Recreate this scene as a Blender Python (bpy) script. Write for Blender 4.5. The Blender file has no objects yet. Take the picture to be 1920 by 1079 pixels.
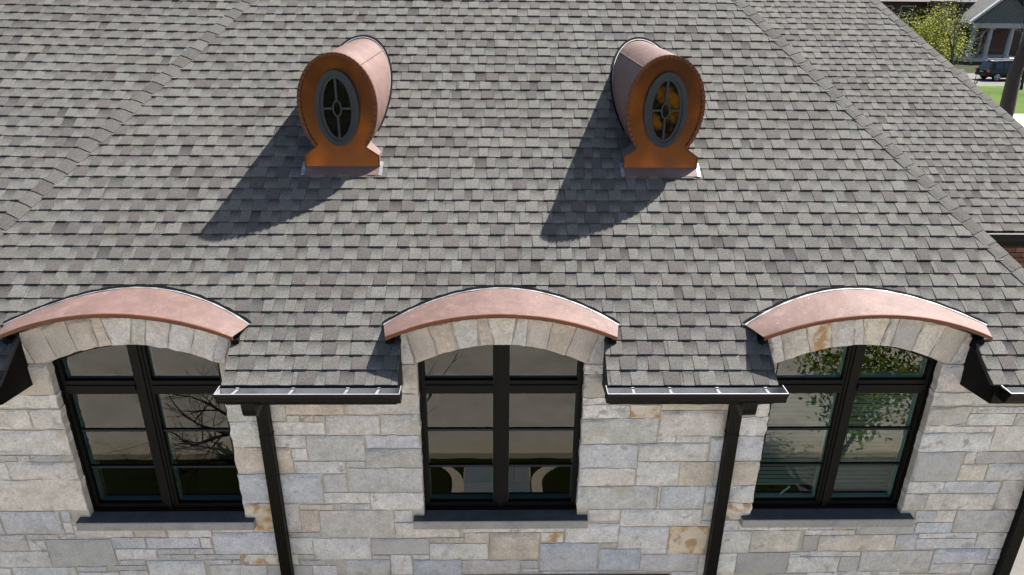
import bpy, bmesh, math, random
from mathutils import Vector, Matrix
random.seed(7)
SC = bpy.context.scene
COL = SC.collection
R = math.radians

# ------------------------------------------------------------------ camera
cam = bpy.data.cameras.new('camera'); cam_ob = bpy.data.objects.new('camera', cam); COL.objects.link(cam_ob)
cam.sensor_width = 36.0; cam.lens = 36.0 * 1350.0 / 1920.0
cam.clip_start = 0.05; cam.clip_end = 1500
cam_ob.matrix_world = Matrix(((0.99981252, -0.0015921, -0.01929742, 0.0),
                              (-0.01706102, 0.39886534, -0.91685078, 0.0),
                              (0.00915679, 0.91700813, 0.3987634, 8.5),
                              (0, 0, 0, 1)))
SC.camera = cam_ob

# ------------------------------------------------------------------ sky, sun, exposure
SUN_TO = Vector((0.520, 0.358, 0.765)).normalized()
world = bpy.data.worlds.new('World'); SC.world = world; world.use_nodes = True
wn = world.node_tree.nodes; wl = world.node_tree.links
bg = wn['Background']; sky = wn.new('ShaderNodeTexSky')
sky.sky_type = 'NISHITA'; sky.sun_disc = False
sky.sun_elevation = math.asin(SUN_TO.z); sky.sun_rotation = math.atan2(SUN_TO.x, SUN_TO.y)
wl.new(sky.outputs[0], bg.inputs[0]); bg.inputs[1].default_value = 0.062
sky.dust_density = 2.5; sky.ozone_density = 0.7
sun = bpy.data.lights.new('sun', 'SUN'); sun_ob = bpy.data.objects.new('sun', sun); COL.objects.link(sun_ob)
sun.energy = 5.0; sun.angle = R(0.5); sun.color = (1.0, 0.95, 0.88)
sun_ob.location = SUN_TO * 60
sun_ob.rotation_euler = (-SUN_TO).to_track_quat('-Z', 'Y').to_euler()
SC.view_settings.view_transform = 'Standard'; SC.view_settings.look = 'None'
SC.view_settings.exposure = 1.8; SC.view_settings.gamma = 1.0

# ------------------------------------------------------------------ materials
def mat(name, col=(.5, .5, .5), rough=.6, metal=0.0, tone=False, noise=None, bump=None, spec=.5, ramp=None):
    """noise=(scale, amount)  bump=(scale, strength, distance)  tone: multiply by the mesh colour attribute"""
    m = bpy.data.materials.new(name); m.use_nodes = True
    n = m.node_tree.nodes; l = m.node_tree.links; b = n['Principled BSDF']
    b.inputs['Roughness'].default_value = rough; b.inputs['Metallic'].default_value = metal
    b.inputs['Specular IOR Level'].default_value = spec
    tc = n.new('ShaderNodeNewGeometry'); out = None
    if tone:
        a = n.new('ShaderNodeAttribute'); a.attribute_name = 'tone'; out = a.outputs['Color']
    else:
        rgb = n.new('ShaderNodeRGB'); rgb.outputs[0].default_value = (*col, 1); out = rgb.outputs[0]
    for sc_, am in (noise or []):
        t = n.new('ShaderNodeTexNoise'); t.inputs['Scale'].default_value = sc_; t.inputs['Detail'].default_value = 5
        t.inputs['Roughness'].default_value = .65
        l.new(tc.outputs['Position'], t.inputs['Vector'])
        mr = n.new('ShaderNodeMapRange'); mr.inputs[1].default_value = .25; mr.inputs[2].default_value = .75
        mr.inputs[3].default_value = 1 - am; mr.inputs[4].default_value = 1 + am
        l.new(t.outputs[0], mr.inputs[0])
        mx = n.new('ShaderNodeMix'); mx.data_type = 'RGBA'; mx.blend_type = 'MULTIPLY'; mx.inputs[0].default_value = 1
        l.new(out, mx.inputs[6]); l.new(mr.outputs[0], mx.inputs[7]); out = mx.outputs[2]
    for (sc_, lo, hi, c2, det) in (ramp or []):
        t = n.new('ShaderNodeTexNoise'); t.inputs['Scale'].default_value = sc_; t.inputs['Detail'].default_value = det
        l.new(tc.outputs['Position'], t.inputs['Vector'])
        mr = n.new('ShaderNodeMapRange'); mr.inputs[1].default_value = lo; mr.inputs[2].default_value = hi
        l.new(t.outputs[0], mr.inputs[0])
        mx = n.new('ShaderNodeMix'); mx.data_type = 'RGBA'
        l.new(mr.outputs[0], mx.inputs[0]); l.new(out, mx.inputs[6]); mx.inputs[7].default_value = (*c2, 1); out = mx.outputs[2]
    l.new(out, b.inputs['Base Color'])
    if bump:
        h = None
        for sc_, st in bump:
            t = n.new('ShaderNodeTexNoise'); t.inputs['Scale'].default_value = sc_; t.inputs['Detail'].default_value = 6
            t.inputs['Roughness'].default_value = .6
            l.new(tc.outputs['Position'], t.inputs['Vector'])
            bp = n.new('ShaderNodeBump'); bp.inputs['Strength'].default_value = st; bp.inputs['Distance'].default_value = .35 / sc_
            l.new(t.outputs[0], bp.inputs['Height'])
            if h: l.new(h, bp.inputs['Normal'])
            h = bp.outputs[0]
        l.new(h, b.inputs['Normal'])
    return m

def glass_mat(name, tint, f0):
    """clear pane: Schlick reflection over tinted transmission, the same from either side"""
    m = bpy.data.materials.new(name); m.use_nodes = True
    n = m.node_tree.nodes; l = m.node_tree.links; n.remove(n['Principled BSDF'])
    tr = n.new('ShaderNodeBsdfTransparent'); tr.inputs[0].default_value = (*tint, 1)
    gl = n.new('ShaderNodeBsdfGlossy'); gl.inputs['Roughness'].default_value = .004
    gl.inputs['Color'].default_value = (.96, .98, .97, 1)
    tc = n.new('ShaderNodeTexCoord'); t = n.new('ShaderNodeTexNoise'); t.inputs['Scale'].default_value = 1.6; t.inputs['Detail'].default_value = 1
    bp = n.new('ShaderNodeBump'); bp.inputs['Strength'].default_value = .03; bp.inputs['Distance'].default_value = .05
    l.new(tc.outputs['Object'], t.inputs['Vector']); l.new(t.outputs[0], bp.inputs['Height']); l.new(bp.outputs[0], gl.inputs['Normal'])
    ge = n.new('ShaderNodeNewGeometry'); dt = n.new('ShaderNodeVectorMath'); dt.operation = 'DOT_PRODUCT'
    l.new(ge.outputs['Normal'], dt.inputs[0]); l.new(ge.outputs['Incoming'], dt.inputs[1])
    def mth(op, a, b):
        k = n.new('ShaderNodeMath'); k.operation = op
        for q_, x in ((0, a), (1, b)):
            if x is None: continue
            if isinstance(x, (int, float)): k.inputs[q_].default_value = x
            else: l.new(x, k.inputs[q_])
        return k.outputs[0]
    c = mth('ABSOLUTE', dt.outputs['Value'], None); w = mth('POWER', mth('SUBTRACT', 1.0, c), 5.0)
    F = mth('ADD', f0, mth('MULTIPLY', w, 1 - f0))
    mx = n.new('ShaderNodeMixShader')
    l.new(F, mx.inputs[0]); l.new(tr.outputs[0], mx.inputs[1]); l.new(gl.outputs[0], mx.inputs[2])
    l.new(mx.outputs[0], n['Material Output'].inputs['Surface'])
    return m

M = {}
M['shingle'] = mat('asphalt_shingle', tone=True, rough=.95, spec=.15, noise=[(95, .62), (260, .4), (9, .08), (.9, .09)], bump=[(140, .6)])
M['deck'] = mat('roof_deck', (.03, .028, .027), .9)
M['stone'] = mat('limestone', tone=True, rough=.9, spec=.2, noise=[(4.5, .16), (14, .17), (50, .24), (130, .18)], bump=[(13, 1.0), (45, 1.0)],
                 ramp=[(8, .60, .68, (.43, .40, .365), 6), (3.1, .60, .78, (.50, .42, .31), 4)])
M['rust_stone'] = mat('rust_stained_limestone', tone=True, rough=.9, spec=.2, noise=[(6, .12), (40, .10)], bump=[(16, .35), (85, .4)],
                      ramp=[(7.5, .47, .60, (.45, .27, .13), 6), (11, .56, .66, (.56, .53, .48), 4)])
M['rough_stone'] = mat('split_faced_limestone', tone=True, rough=.95, spec=.15, noise=[(9, .12), (60, .22)], bump=[(30, .6), (100, .7)])
M['mortar'] = mat('mortar', (.46, .41, .335), .95, noise=[(14, .18), (90, .15)], bump=[(70, .5)])
M['copper_roof'] = mat('dulled_copper_sheet', (.112, .072, .065), .58, .0, spec=.3, noise=[(2.2, .20), (11, .16), (60, .1)], bump=[(3, .15)],
                       ramp=[(5, .62, .80, (.165, .115, .102), 6), (34, .68, .76, (.24, .21, .195), 3)])
M['copper_face'] = mat('bright_copper_sheet', (.125, .044, .0135), .25, .8, noise=[(1.6, .10)],
                       ramp=[(3.5, .52, .74, (.23, .070, .014), 1), (2.5, .55, .78, (.085, .036, .018), 1)])
M['copper_edge'] = mat('copper_edge_band', (.085, .024, .006), .45, .35, noise=[(8, .3)])
M['lead'] = mat('silver_flashing', (.20, .205, .215), .5, .3, noise=[(9, .45), (40, .3)])
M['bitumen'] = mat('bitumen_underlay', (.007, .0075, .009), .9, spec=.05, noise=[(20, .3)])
M['frame'] = mat('bronze_black_aluminium', (.0030, .0025, .0022), .5, 0, spec=.12, noise=[(12, .15)])
M['muntin'] = mat('glazing_bar', (.010, .012, .015), .45, spec=.2)
M['pocket'] = mat('pale_glazing_channel', (.62, .72, .70), .5, noise=[(20, .1)])
M['glass'] = glass_mat('solar_tinted_glass', (.24, .30, .29), .042)
M['blind_glass'] = glass_mat('light_tinted_glass', (.42, .52, .48), .065)
M['room'] = mat('dark_room', (.02, .02, .02), .9)
M['blind'] = mat('white_blind', (.24, .26, .23), .6)
M['sill'] = mat('limestone_sill', (.31, .29, .265), .85, noise=[(5, .16), (40, .12)], bump=[(60, .3)], ramp=[(4, .55, .75, (.20, .19, .19), 5)])
M['sill_top'] = mat('weather_stained_sill_top', (.052, .053, .058), .85, noise=[(7, .35), (45, .2)], bump=[(60, .3)])
M['gutter'] = mat('dark_bronze_gutter', (.0040, .0034, .0026), .45, 0, spec=.15, noise=[(9, .12)])
M['galv'] = mat('galvanised_lining', (.30, .305, .32), .45, .4, noise=[(6, .12), (40, .08)])
M['oval'] = mat('slate_painted_frame', (.019, .0245, .029), .6, 0, spec=.3, noise=[(30, .12)], bump=[(90, .15)])
M['oval_glass'] = glass_mat('oval_glass', (.42, .40, .35), .035)
M['brick'] = mat('red_brown_brick', tone=True, rough=.9, noise=[(25, .2)], bump=[(80, .4)])
def brick_bond(name):
    m = mat(name, (.3, .3, .3), .9); n = m.node_tree.nodes; l = m.node_tree.links
    g = n.new('ShaderNodeNewGeometry'); sp = n.new('ShaderNodeSeparateXYZ'); cb = n.new('ShaderNodeCombineXYZ'); ad = n.new('ShaderNodeMath'); ad.operation = 'ADD'
    l.new(g.outputs['Position'], sp.inputs[0]); l.new(sp.outputs[0], ad.inputs[0]); l.new(sp.outputs[1], ad.inputs[1]); l.new(ad.outputs[0], cb.inputs[0]); l.new(sp.outputs[2], cb.inputs[1])
    t = n.new('ShaderNodeTexBrick'); t.inputs['Scale'].default_value = 1; t.inputs['Brick Width'].default_value = .215; t.inputs['Row Height'].default_value = .075
    t.inputs['Mortar Size'].default_value = .006; t.inputs['Color1'].default_value = (.15, .07, .046, 1); t.inputs['Color2'].default_value = (.10, .052, .038, 1); t.inputs['Mortar'].default_value = (.22, .20, .17, 1)
    l.new(cb.outputs[0], t.inputs[0]); l.new(t.outputs[0], n['Principled BSDF'].inputs['Base Color']); return m
M['brick_bond'] = brick_bond('brick_bond_wall')
M['asphalt'] = mat('asphalt', (.055, .054, .053), .9, noise=[(3, .12), (120, .25)])
M['concrete'] = mat('light_concrete', (.50, .46, .40), .9, noise=[(.45, .22), (2.5, .14), (30, .10)], ramp=[(.7, .50, .72, (.40, .37, .325), 4)])
M['gravel'] = mat('pale_gravel', (.09, .085, .08), .95, noise=[(2, .1), (60, .3)])
M['kerb'] = mat('tan_concrete_kerb', (.50, .44, .33), .9, noise=[(3, .10), (50, .08)])
M['bluestone'] = mat('bluestone', tone=True, rough=.8, noise=[(5, .15)])
M['grass'] = mat('lawn_grass', (.015, .020, .006), .95, noise=[(1.2, .2), (24, .35), (120, .4)], spec=.1, bump=[(60, .8)])
M['bright_grass'] = mat('bright_lawn_grass', (.040, .075, .009), .95, noise=[(.5, .15), (8, .25)], spec=.1)
M['mulch'] = mat('bark_mulch', (.045, .028, .018), .95, noise=[(40, .5)], bump=[(50, .8)])
M['bark'] = mat('tree_bark', (.026, .021, .018), .95, noise=[(5, .3), (30, .3)], bump=[(22, .9)])
M['leaf'] = mat('spring_leaf', tone=True, rough=.7, spec=.1)
M['white'] = mat('white_paint', (.36, .355, .345), .6, noise=[(2, .06)])
M['far_roof'] = mat('grey_shingle_roof', (.10, .103, .10), .9, noise=[(3, .2), (30, .2)])
M['far_brick'] = mat('far_brick_wall', (.085, .045, .034), .9, noise=[(6, .3), (40, .2)])
M['far_glass'] = mat('far_window_glass', (.02, .025, .03), .08, 0)
M['car'] = mat('black_car_paint', (.004, .0045, .005), .2, .0, spec=.35)
M['car_glass'] = mat('car_glass', (.012, .02, .028), .05)
M['tyre'] = mat('tyre_rubber', (.015, .015, .015), .9)
M['rim'] = mat('alloy_rim', (.55, .56, .58), .3, .8)
M['tail'] = mat('tail_lamp', (.55, .10, .08), .2)
M['chrome'] = mat('chrome_trim', (.7, .7, .72), .2, .9)
M['amber_reflect'] = mat('painted_amber_reflection', (.55, .25, .02), .7, noise=[(9, .5)], ramp=[(5, .44, .56, (.012, .009, .005), 3)])  # amber reflection of the oval glass, painted on the board behind the pane

# ------------------------------------------------------------------ object helpers
def wloc(o):
    p = Vector(o.location)
    while o.parent: o = o.parent; p += Vector(o.location)
    return p
def obj(name, v, f, m, parent=None, tone=None, smooth=False, mats=None, fm=None):
    me = bpy.data.meshes.new(name); me.from_pydata([tuple(p) for p in v], [], f); me.update()
    for mm in ([M[m]] if mats is None else [M[k] for k in mats]): me.materials.append(mm)
    if fm is not None: me.polygons.foreach_set('material_index', fm)
    if tone is not None:
        a = me.color_attributes.new('tone', 'FLOAT_COLOR', 'POINT'); buf = []
        for c in tone: buf += [c[0], c[1], c[2], 1.0]
        a.data.foreach_set('color', buf)
    if smooth: me.polygons.foreach_set('use_smooth', [True] * len(me.polygons))
    o = bpy.data.objects.new(name, me); COL.objects.link(o)
    # put the origin at the mesh centre
    n = len(v); c = Vector((sum(p[0] for p in v) / n, sum(p[1] for p in v) / n, sum(p[2] for p in v) / n))
    me.transform(Matrix.Translation(-c))
    if parent: o.parent = parent; o.location = c - wloc(parent)
    else: o.location = c
    return o
def empty(name, loc, label, cat, group=None):
    o = bpy.data.objects.new(name, None); COL.objects.link(o); o.location = loc; o.empty_display_size = .3
    o['label'] = label; o['category'] = cat
    if group: o['group'] = group
    return o
def tag(o, label, cat, group=None):
    o['label'] = label; o['category'] = cat
    if group: o['group'] = group
    return o
def kind(o, k): o['kind'] = k; return o

class MB:
    def __init__(s): s.v = []; s.f = []; s.t = []; s.m = []
    def quadmesh(s, pts, faces, t=None, m=0):
        b = len(s.v); s.v += [Vector(p) for p in pts]; s.f += [tuple(b + i for i in q) for q in faces]
        s.t += [t or (1, 1, 1)] * len(pts); s.m += [m] * len(faces); return s
    def box(s, x0, x1, y0, y1, z0, z1, t=None, m=0):
        return s.quadmesh([(x0, y0, z0), (x1, y0, z0), (x1, y1, z0), (x0, y1, z0), (x0, y0, z1), (x1, y0, z1), (x1, y1, z1), (x0, y1, z1)],
                          [(0, 3, 2, 1), (4, 5, 6, 7), (0, 1, 5, 4), (1, 2, 6, 5), (2, 3, 7, 6), (3, 0, 4, 7)], t, m)
    def prism(s, prof, a, b, place, t=None, m=0, caps=True):
        """prof: closed list of 2D points; place(p, w) -> 3D; swept from w=a to w=b"""
        n = len(prof); pts = [place(p, a) for p in prof] + [place(p, b) for p in prof]
        fc = [(i, (i + 1) % n, n + (i + 1) % n, n + i) for i in range(n)]
        if caps: fc += [tuple(range(n - 1, -1, -1)), tuple(range(n, 2 * n))]
        return s.quadmesh(pts, fc, t, m)
    def tube(s, path, rads, sides=6, t=None, cap=True, m=0):
        path = [Vector(p) for p in path]; pts = []; prev = None
        for i, p in enumerate(path):
            d = (path[min(i + 1, len(path) - 1)] - path[max(i - 1, 0)]).normalized()
            if prev is None:
                a = d.orthogonal().normalized()
            else:
                a = (prev - d * prev.dot(d)).normalized()
            prev = a; bb = d.cross(a); r = rads[i] if isinstance(rads, (list, tuple)) else rads
            for k in range(sides):
                an = 2 * math.pi * k / sides; pts.append(p + (a * math.cos(an) + bb * math.sin(an)) * r)
        n = len(path); fc = []
        for i in range(n - 1):
            for k in range(sides):
                k2 = (k + 1) % sides; fc.append((i * sides + k, i * sides + k2, (i + 1) * sides + k2, (i + 1) * sides + k))
        if cap: fc += [tuple(range(sides - 1, -1, -1)), tuple((n - 1) * sides + k for k in range(sides))]
        return s.quadmesh(pts, fc, t, m)
    def build(s, name, m, parent=None, tone=False, smooth=False, mats=None):
        return obj(name, s.v, s.f, m, parent, s.t if tone else None, smooth, mats, s.m if mats else None)

def jit(c, a, b=0.0):
    k = 1 + random.uniform(-a, a); return (max(0, c[0] * k * (1 + random.uniform(-b, b))), c[1] * k, max(0, c[2] * k * (1 + random.uniform(-b, b))))

# ------------------------------------------------------------------ ground (setting)
def sheet(name, pts, z, m, tone=None):
    return kind(obj(name, [(x, y, z) for x, y in pts], [tuple(range(len(pts)))], m), 'structure')
def rect(x0, x1, y0, y1): return [(x0, y0), (x1, y0), (x1, y1), (x0, y1)]
sheet('lawn', rect(-300, 300, -300, 500), 0, 'grass')
sheet('driveway', rect(-45, 45, -19, -.18), .006, 'concrete')
b = MB(); b.box(-45, 45, -.18, .17, -.1, .13); kind(b.build('kerb', 'kerb'), 'structure')
# bluestone walk from the kerb to the door with flared tan borders
walk = MB(); walk.box(-.62, .62, .47, 5.3, -.05, .012); walk = kind(walk.build('walkway', 'mortar'), 'structure')
y = .48
while y < 5.2:
    x = -.6; hgt = random.choice((.3, .45, .6))
    while x < .58:
        w = min(random.choice((.3, .45, .6)), .6 - x)
        if .6 - x - w < .12: w = .6 - x
        t = jit((.20, .235, .26), .2, .08); q = MB(); q.box(x + .005, x + w - .005, y + .005, y + hgt - .005, 0, .022, t)
        q.build('paving_stone', 'bluestone', walk, tone=True); x += w
    y += hgt
for s in (-1, 1):
    p = [(s * (.62 + .34 * max(0, (1.0 - yy) / .55) ** 2.4), yy) for yy in [.46 + i * .06 for i in range(12)] + [1.6, 2.4, 3.4, 4.6, 5.3]]
    q = MB()
    for i in range(len(p) - 1):
        (xa, ya), (xb, yb) = p[i], p[i + 1]
        w = .19 * s
        q.quadmesh([(xa, ya, 0), (xa + w, ya, 0), (xb + w, yb, 0), (xb, yb, 0), (xa, ya, .05), (xa + w, ya, .05), (xb + w, yb, .05), (xb, yb, .05)],
                   [(4, 5, 6, 7), (0, 1, 5, 4), (3, 7, 6, 2), (0, 4, 7, 3), (1, 2, 6, 5)])
    q.build('border', 'kerb', walk)
sheet('planting_bed', rect(-4.5, -.9, 3.2, 5.6), .005, 'mulch'); sheet('planting_bed', rect(.9, 5.2, 3.2, 5.6), .005, 'mulch')
# beyond the house
sheet('street', rect(10, 120, 27, 36), .006, 'asphalt')
sheet('pavement', rect(10, 120, 36.6, 49.6), .010, 'concrete')
sheet('neighbour_driveway', rect(34, 80, 63.5, 72.5), .008, 'asphalt')
sheet('neighbour_lawn', rect(10, 160, 49.6, 63.5), .008, 'bright_grass')
sheet('side_yard', rect(5.45, 16, .2, 26), .007, 'gravel')

# ================================================================== THE HOUSE
house = empty('stone_house', (0, 9, 0), 'pale limestone house with grey shingle roof, copper dormers and three arched black windows', 'house')
SL = math.atan(.6667); CS, SN = math.cos(SL), math.sin(SL)
EY, EZ = 5.205, 5.34                                   # eave edge of the front slope
def roof_z(y): return EZ + .6667 * (y - EY)
NR = Vector((0, -SN, CS)); VR = Vector((0, CS, SN)); UR = Vector((1, 0, 0))
def hipL(y): return -4.721 + .585 * (y - 6.56)
def hipR(y): return 4.935 - .57 * (y - 6.173)
APEX_Y = 14.73
CW = (-3.23, .03, 3.27)                                # window centres
E_ = .143

TONES = [((.098, .0955, .090), 36), ((.083, .0795, .0755), 30), ((.0695, .065, .063), 34)]
def pick_tone():
    r = random.uniform(0, 100)
    for c, w in TONES:
        if r < w: return jit(c, .06, .012)
        r -= w
    return TONES[0][0]

def shingle_pieces(O, e, v, n, segs, k0, k1, seed):
    """laminated shingles: alternating raised tabs and lower gaps; segs(k) -> list of (lo(vv), hi(vv)) limits"""
    random.seed(seed); out = []
    for k in range(k0, k1):
        va, vb = k * E_, k * E_ + E_ + .018
        for lo, hi in segs(k):
            la, ha, lb, hb = lo(va), hi(va), lo(vb), hi(vb)
            if max(ha, hb) - min(la, lb) < .03: continue
            u = min(la, lb) - random.uniform(0, .15); tab = random.random() < .5; wob = random.uniform(-.0025, .0025)
            while u < max(ha, hb):
                r = random.random()
                if r < .08: w = random.uniform(.02, .045)
                else: w = random.uniform(.088, .15) if tab else random.uniform(.075, .135)
                u2 = u + w
                g = .0012
                a0, a1 = max(u + g, la), min(u2 - g, ha); b0, b1 = max(u + g, lb), min(u2 - g, hb)
                if max(a1 - a0, b1 - b0) > .012:
                    a1 = max(a1, a0 + .001); b1 = max(b1, b0 + .001)
                    t = pick_tone()
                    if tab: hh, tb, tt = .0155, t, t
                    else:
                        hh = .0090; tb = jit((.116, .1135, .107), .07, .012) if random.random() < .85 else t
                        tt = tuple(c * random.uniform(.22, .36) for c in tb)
                    hh += random.uniform(-.001, .0012); dv = wob + random.uniform(-.0012, .0012); sk = random.uniform(-.002, .002)
                    P = lambda uu, vv, h: O + e * uu + v * vv + n * h
                    vm = va + E_ * (.40 if not tab else .5); tq = hh * (.6 if not tab else .5) + .001
                    wm = (vm - va) / (vb - va); m0, m1 = a0 * (1 - wm) + b0 * wm, a1 * (1 - wm) + b1 * wm
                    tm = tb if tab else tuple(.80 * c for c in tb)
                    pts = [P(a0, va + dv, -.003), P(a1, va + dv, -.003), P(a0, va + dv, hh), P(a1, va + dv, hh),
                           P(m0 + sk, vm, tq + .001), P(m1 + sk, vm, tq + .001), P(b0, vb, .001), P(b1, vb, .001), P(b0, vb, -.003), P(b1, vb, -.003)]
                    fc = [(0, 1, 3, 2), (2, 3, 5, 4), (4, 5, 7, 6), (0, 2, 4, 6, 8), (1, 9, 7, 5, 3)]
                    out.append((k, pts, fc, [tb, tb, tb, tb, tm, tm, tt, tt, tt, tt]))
                u = u2; tab = not tab if r >= .08 else tab
    return out

def merge_pieces(name, pcs, parent):
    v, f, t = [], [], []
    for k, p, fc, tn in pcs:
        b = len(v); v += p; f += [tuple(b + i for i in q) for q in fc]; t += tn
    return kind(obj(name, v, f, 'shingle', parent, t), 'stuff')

# --- front slope
q = MB(); d0 = -.006
def rp(x, y, off): return Vector((x, y, roof_z(y))) + NR * off
def slab(q, poly, o1, o2):
    n = len(poly); pts = [rp(x, y, o1) for x, y in poly] + [rp(x, y, o2) for x, y in poly]
    q.quadmesh(pts, [tuple(range(n)), tuple(range(2 * n - 1, n - 1, -1))] + [(i, n + i, n + (i + 1) % n, (i + 1) % n) for i in range(n)])
slab(q, [(hipL(5.66), 5.66), (hipR(5.66), 5.66), (.06, APEX_Y)], -.006, -.06)
SEG = ((hipL(EY), -4.13), (-2.30, -.84), (.925, 2.365), (4.20, hipR(EY)))
for a, bb in SEG: slab(q, [(a + .012, EY + .012), (bb - .012, EY + .012), (bb - .012, 5.655), (a + .012, 5.655)], -.006, -.05)
roof = q.build('roof', 'deck', house)
roof['label'] = 'broad front slope of grey laminated shingles between two hips'
O = Vector((0, EY, EZ))
yv = lambda vv: EY + vv * CS
hl = lambda vv: hipL(yv(vv)); hr = lambda vv: hipR(yv(vv))
K = lambda c: (lambda vv: c)
def front_segs(k):
    if k < 3: return [(hl, K(-4.13)), (K(-2.30), K(-.84)), (K(.925), K(2.365)), (K(4.20), hr)]
    if k == 3: return [(hl, K(-4.245)), (K(-2.235), K(-.962)), (K(1.022), K(2.275)), (K(4.275), hr)]
    return [(hl, hr)]
nk = int((APEX_Y - EY) / CS / E_)
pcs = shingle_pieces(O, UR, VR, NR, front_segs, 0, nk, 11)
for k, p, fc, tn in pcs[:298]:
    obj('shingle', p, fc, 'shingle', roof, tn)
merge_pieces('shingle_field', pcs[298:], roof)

# --- left wing slope, almost flush with the front slope, courses running slightly out of true
al = R(1.25)
e2 = UR * math.cos(al) - VR * math.sin(al); v2 = UR * math.sin(al) + VR * math.cos(al)
O2 = Vector((hipL(EY), EY, EZ)) - NR * .012
q = MB(); slab(q, [(-10.5, EY + .01), (hipL(EY), EY + .01), (.06, APEX_Y), (-10.5, APEX_Y)], -.075, -.10)
roof2 = q.build('roof', 'deck', house); roof2['label'] = 'shingle slope of the wing beyond the long straight hip cap'
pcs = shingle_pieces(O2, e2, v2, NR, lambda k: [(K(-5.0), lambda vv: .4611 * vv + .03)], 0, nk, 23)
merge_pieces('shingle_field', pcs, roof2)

# --- right wing slope, set back and lower
def wing_hip(y): return 6.43 + .53 * (13.1 - y)
O3 = Vector((0, 8.99, 5.42))
def rz3(y): return 5.42 + .6667 * (y - 8.99)
q = MB(); n4 = [(3.2, 9.0), (wing_hip(9.0), 9.0), (wing_hip(19.5), 19.5), (3.2, 19.5)]
pts = [Vector((x, y, rz3(y))) - NR * .006 for x, y in n4] + [Vector((x, y, rz3(y))) - NR * .06 for x, y in n4]
q.quadmesh(pts, [(0, 1, 2, 3), (7, 6, 5, 4)] + [(i, 4 + i, 4 + (i + 1) % 4, (i + 1) % 4) for i in range(4)])
roof3 = q.build('roof', 'deck', house); roof3['label'] = 'set back wing slope ending in a hip above the brick wall'
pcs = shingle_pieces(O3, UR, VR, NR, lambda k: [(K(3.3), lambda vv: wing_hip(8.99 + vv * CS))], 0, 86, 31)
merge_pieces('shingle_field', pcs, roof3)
# steep hidden flanks beyond the hips
q = MB(); q.quadmesh([(hipR(EY), EY, EZ - .03), (hipR(EY), 9.6, EZ - .03), (.06, APEX_Y + 4.4, roof_z(APEX_Y) - .03), (.06, APEX_Y, roof_z(APEX_Y) - .03)], [(0, 1, 2, 3)], (.07, .068, .064))
q.build('roof', 'shingle', house, tone=True)['label'] = 'steep flank of the front roof behind its hip'
q = MB(); q.quadmesh([(wing_hip(9.0), 9.0, 5.39), (wing_hip(9.0), 15.5, 5.39), (wing_hip(19.5), 24, rz3(19.5) - .03), (wing_hip(19.5), 19.5, rz3(19.5) - .03)], [(0, 1, 2, 3)], (.07, .068, .064))
q.build('roof', 'shingle', house, tone=True)['label'] = 'steep flank of the set back wing'
# small lower roof showing past the wing hip
q = MB(); q.quadmesh([(7.4, 13.9, 6.36), (9.25, 13.9, 6.36), (9.25, 14.7, 6.86), (7.4, 14.7, 6.86), (9.25, 16, 6.0), (7.4, 16, 6.0), (7.4, 13.9, 6.2), (9.25, 13.9, 6.2)],
                     [(0, 1, 2, 3), (3, 2, 4, 5), (6, 7, 1, 0)])
roof4 = q.build('roof', 'deck', house); roof4['label'] = 'small low roof end past the wing hip'
s4 = math.atan2(.5, .8)
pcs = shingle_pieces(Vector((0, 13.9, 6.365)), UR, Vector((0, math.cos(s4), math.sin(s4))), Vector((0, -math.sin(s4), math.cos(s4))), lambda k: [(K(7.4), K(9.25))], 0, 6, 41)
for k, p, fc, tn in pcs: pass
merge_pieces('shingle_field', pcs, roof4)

# --- hip caps
def caps(P0, d, length, wlv, wrv, nl, nr, parent, seed, w=.125):
    random.seed(seed); step = .159; i = 0; up = (nl + nr).normalized()
    while i * step < length:
        a = i * step; bq = a + step + .035
        A0 = P0 + d * a; B0 = P0 + d * bq; t = jit(random.choice(((.080, .076, .073), (.091, .088, .083), (.071, .067, .065), (.086, .083, .078))), .08, .02)
        t2 = jit(t, .05)
        wi = w + random.uniform(-.004, .004); sk = random.uniform(-.005, .005)
        h1, h0 = .023, .016
        pts = [A0 + up * h1, A0 + wlv * wi + nl * (h1 - .008) + d * sk, A0 + wrv * wi + nr * (h1 - .008) - d * sk,
               B0 + up * h0, B0 + wlv * wi + nl * (h0 - .008), B0 + wrv * wi + nr * (h0 - .008),
               A0 + up * (h1 - .014), A0 + wlv * wi + nl * (h1 - .020) + d * sk, A0 + wrv * wi + nr * (h1 - .020) - d * sk,
               B0 + wlv * wi - nl * .006, B0 + wrv * wi - nr * .006,
               A0 + (wlv + wrv) * 0 + wlv * wi * .5 + (nl + up).normalized() * (h1 - .002), A0 + wrv * wi * .5 + (nr + up).normalized() * (h1 - .002),
               B0 + wlv * wi * .5 + (nl + up).normalized() * (h0 - .002), B0 + wrv * wi * .5 + (nr + up).normalized() * (h0 - .002)]
        fc = [(0, 3, 13, 11), (11, 13, 4, 1), (0, 12, 14, 3), (12, 2, 5, 14), (0, 11, 1, 7, 6), (0, 6, 8, 2, 12), (1, 4, 9, 7), (2, 8, 10, 5)]
        obj('hip_cap', pts, fc, 'shingle', parent, [t] * 11 + [t2] * 4)
        i += 1
dL = Vector((.585, 1, .6667)).normalized()
wL_in = NR.cross(dL).normalized()                      # lies in the slope, points to the left
if wL_in.x > 0: wL_in = -wL_in
P = Vector((hipL(EY + .05), EY + .05, roof_z(EY + .05)))
caps(P, dL, 6.4, wL_in, -wL_in, NR, NR, roof, 51, w=.085)
dR = Vector((-.57, 1, .6667)).normalized()
nS = Vector((.6667 / .57, 0, 1)).normalized()
wS = nS.cross(dR); wS = wS if wS.x > 0 else -wS
wF = NR.cross(dR); wF = wF if wF.x < 0 else -wF
P = Vector((hipR(EY + .05), EY + .05, roof_z(EY + .05)))
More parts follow.
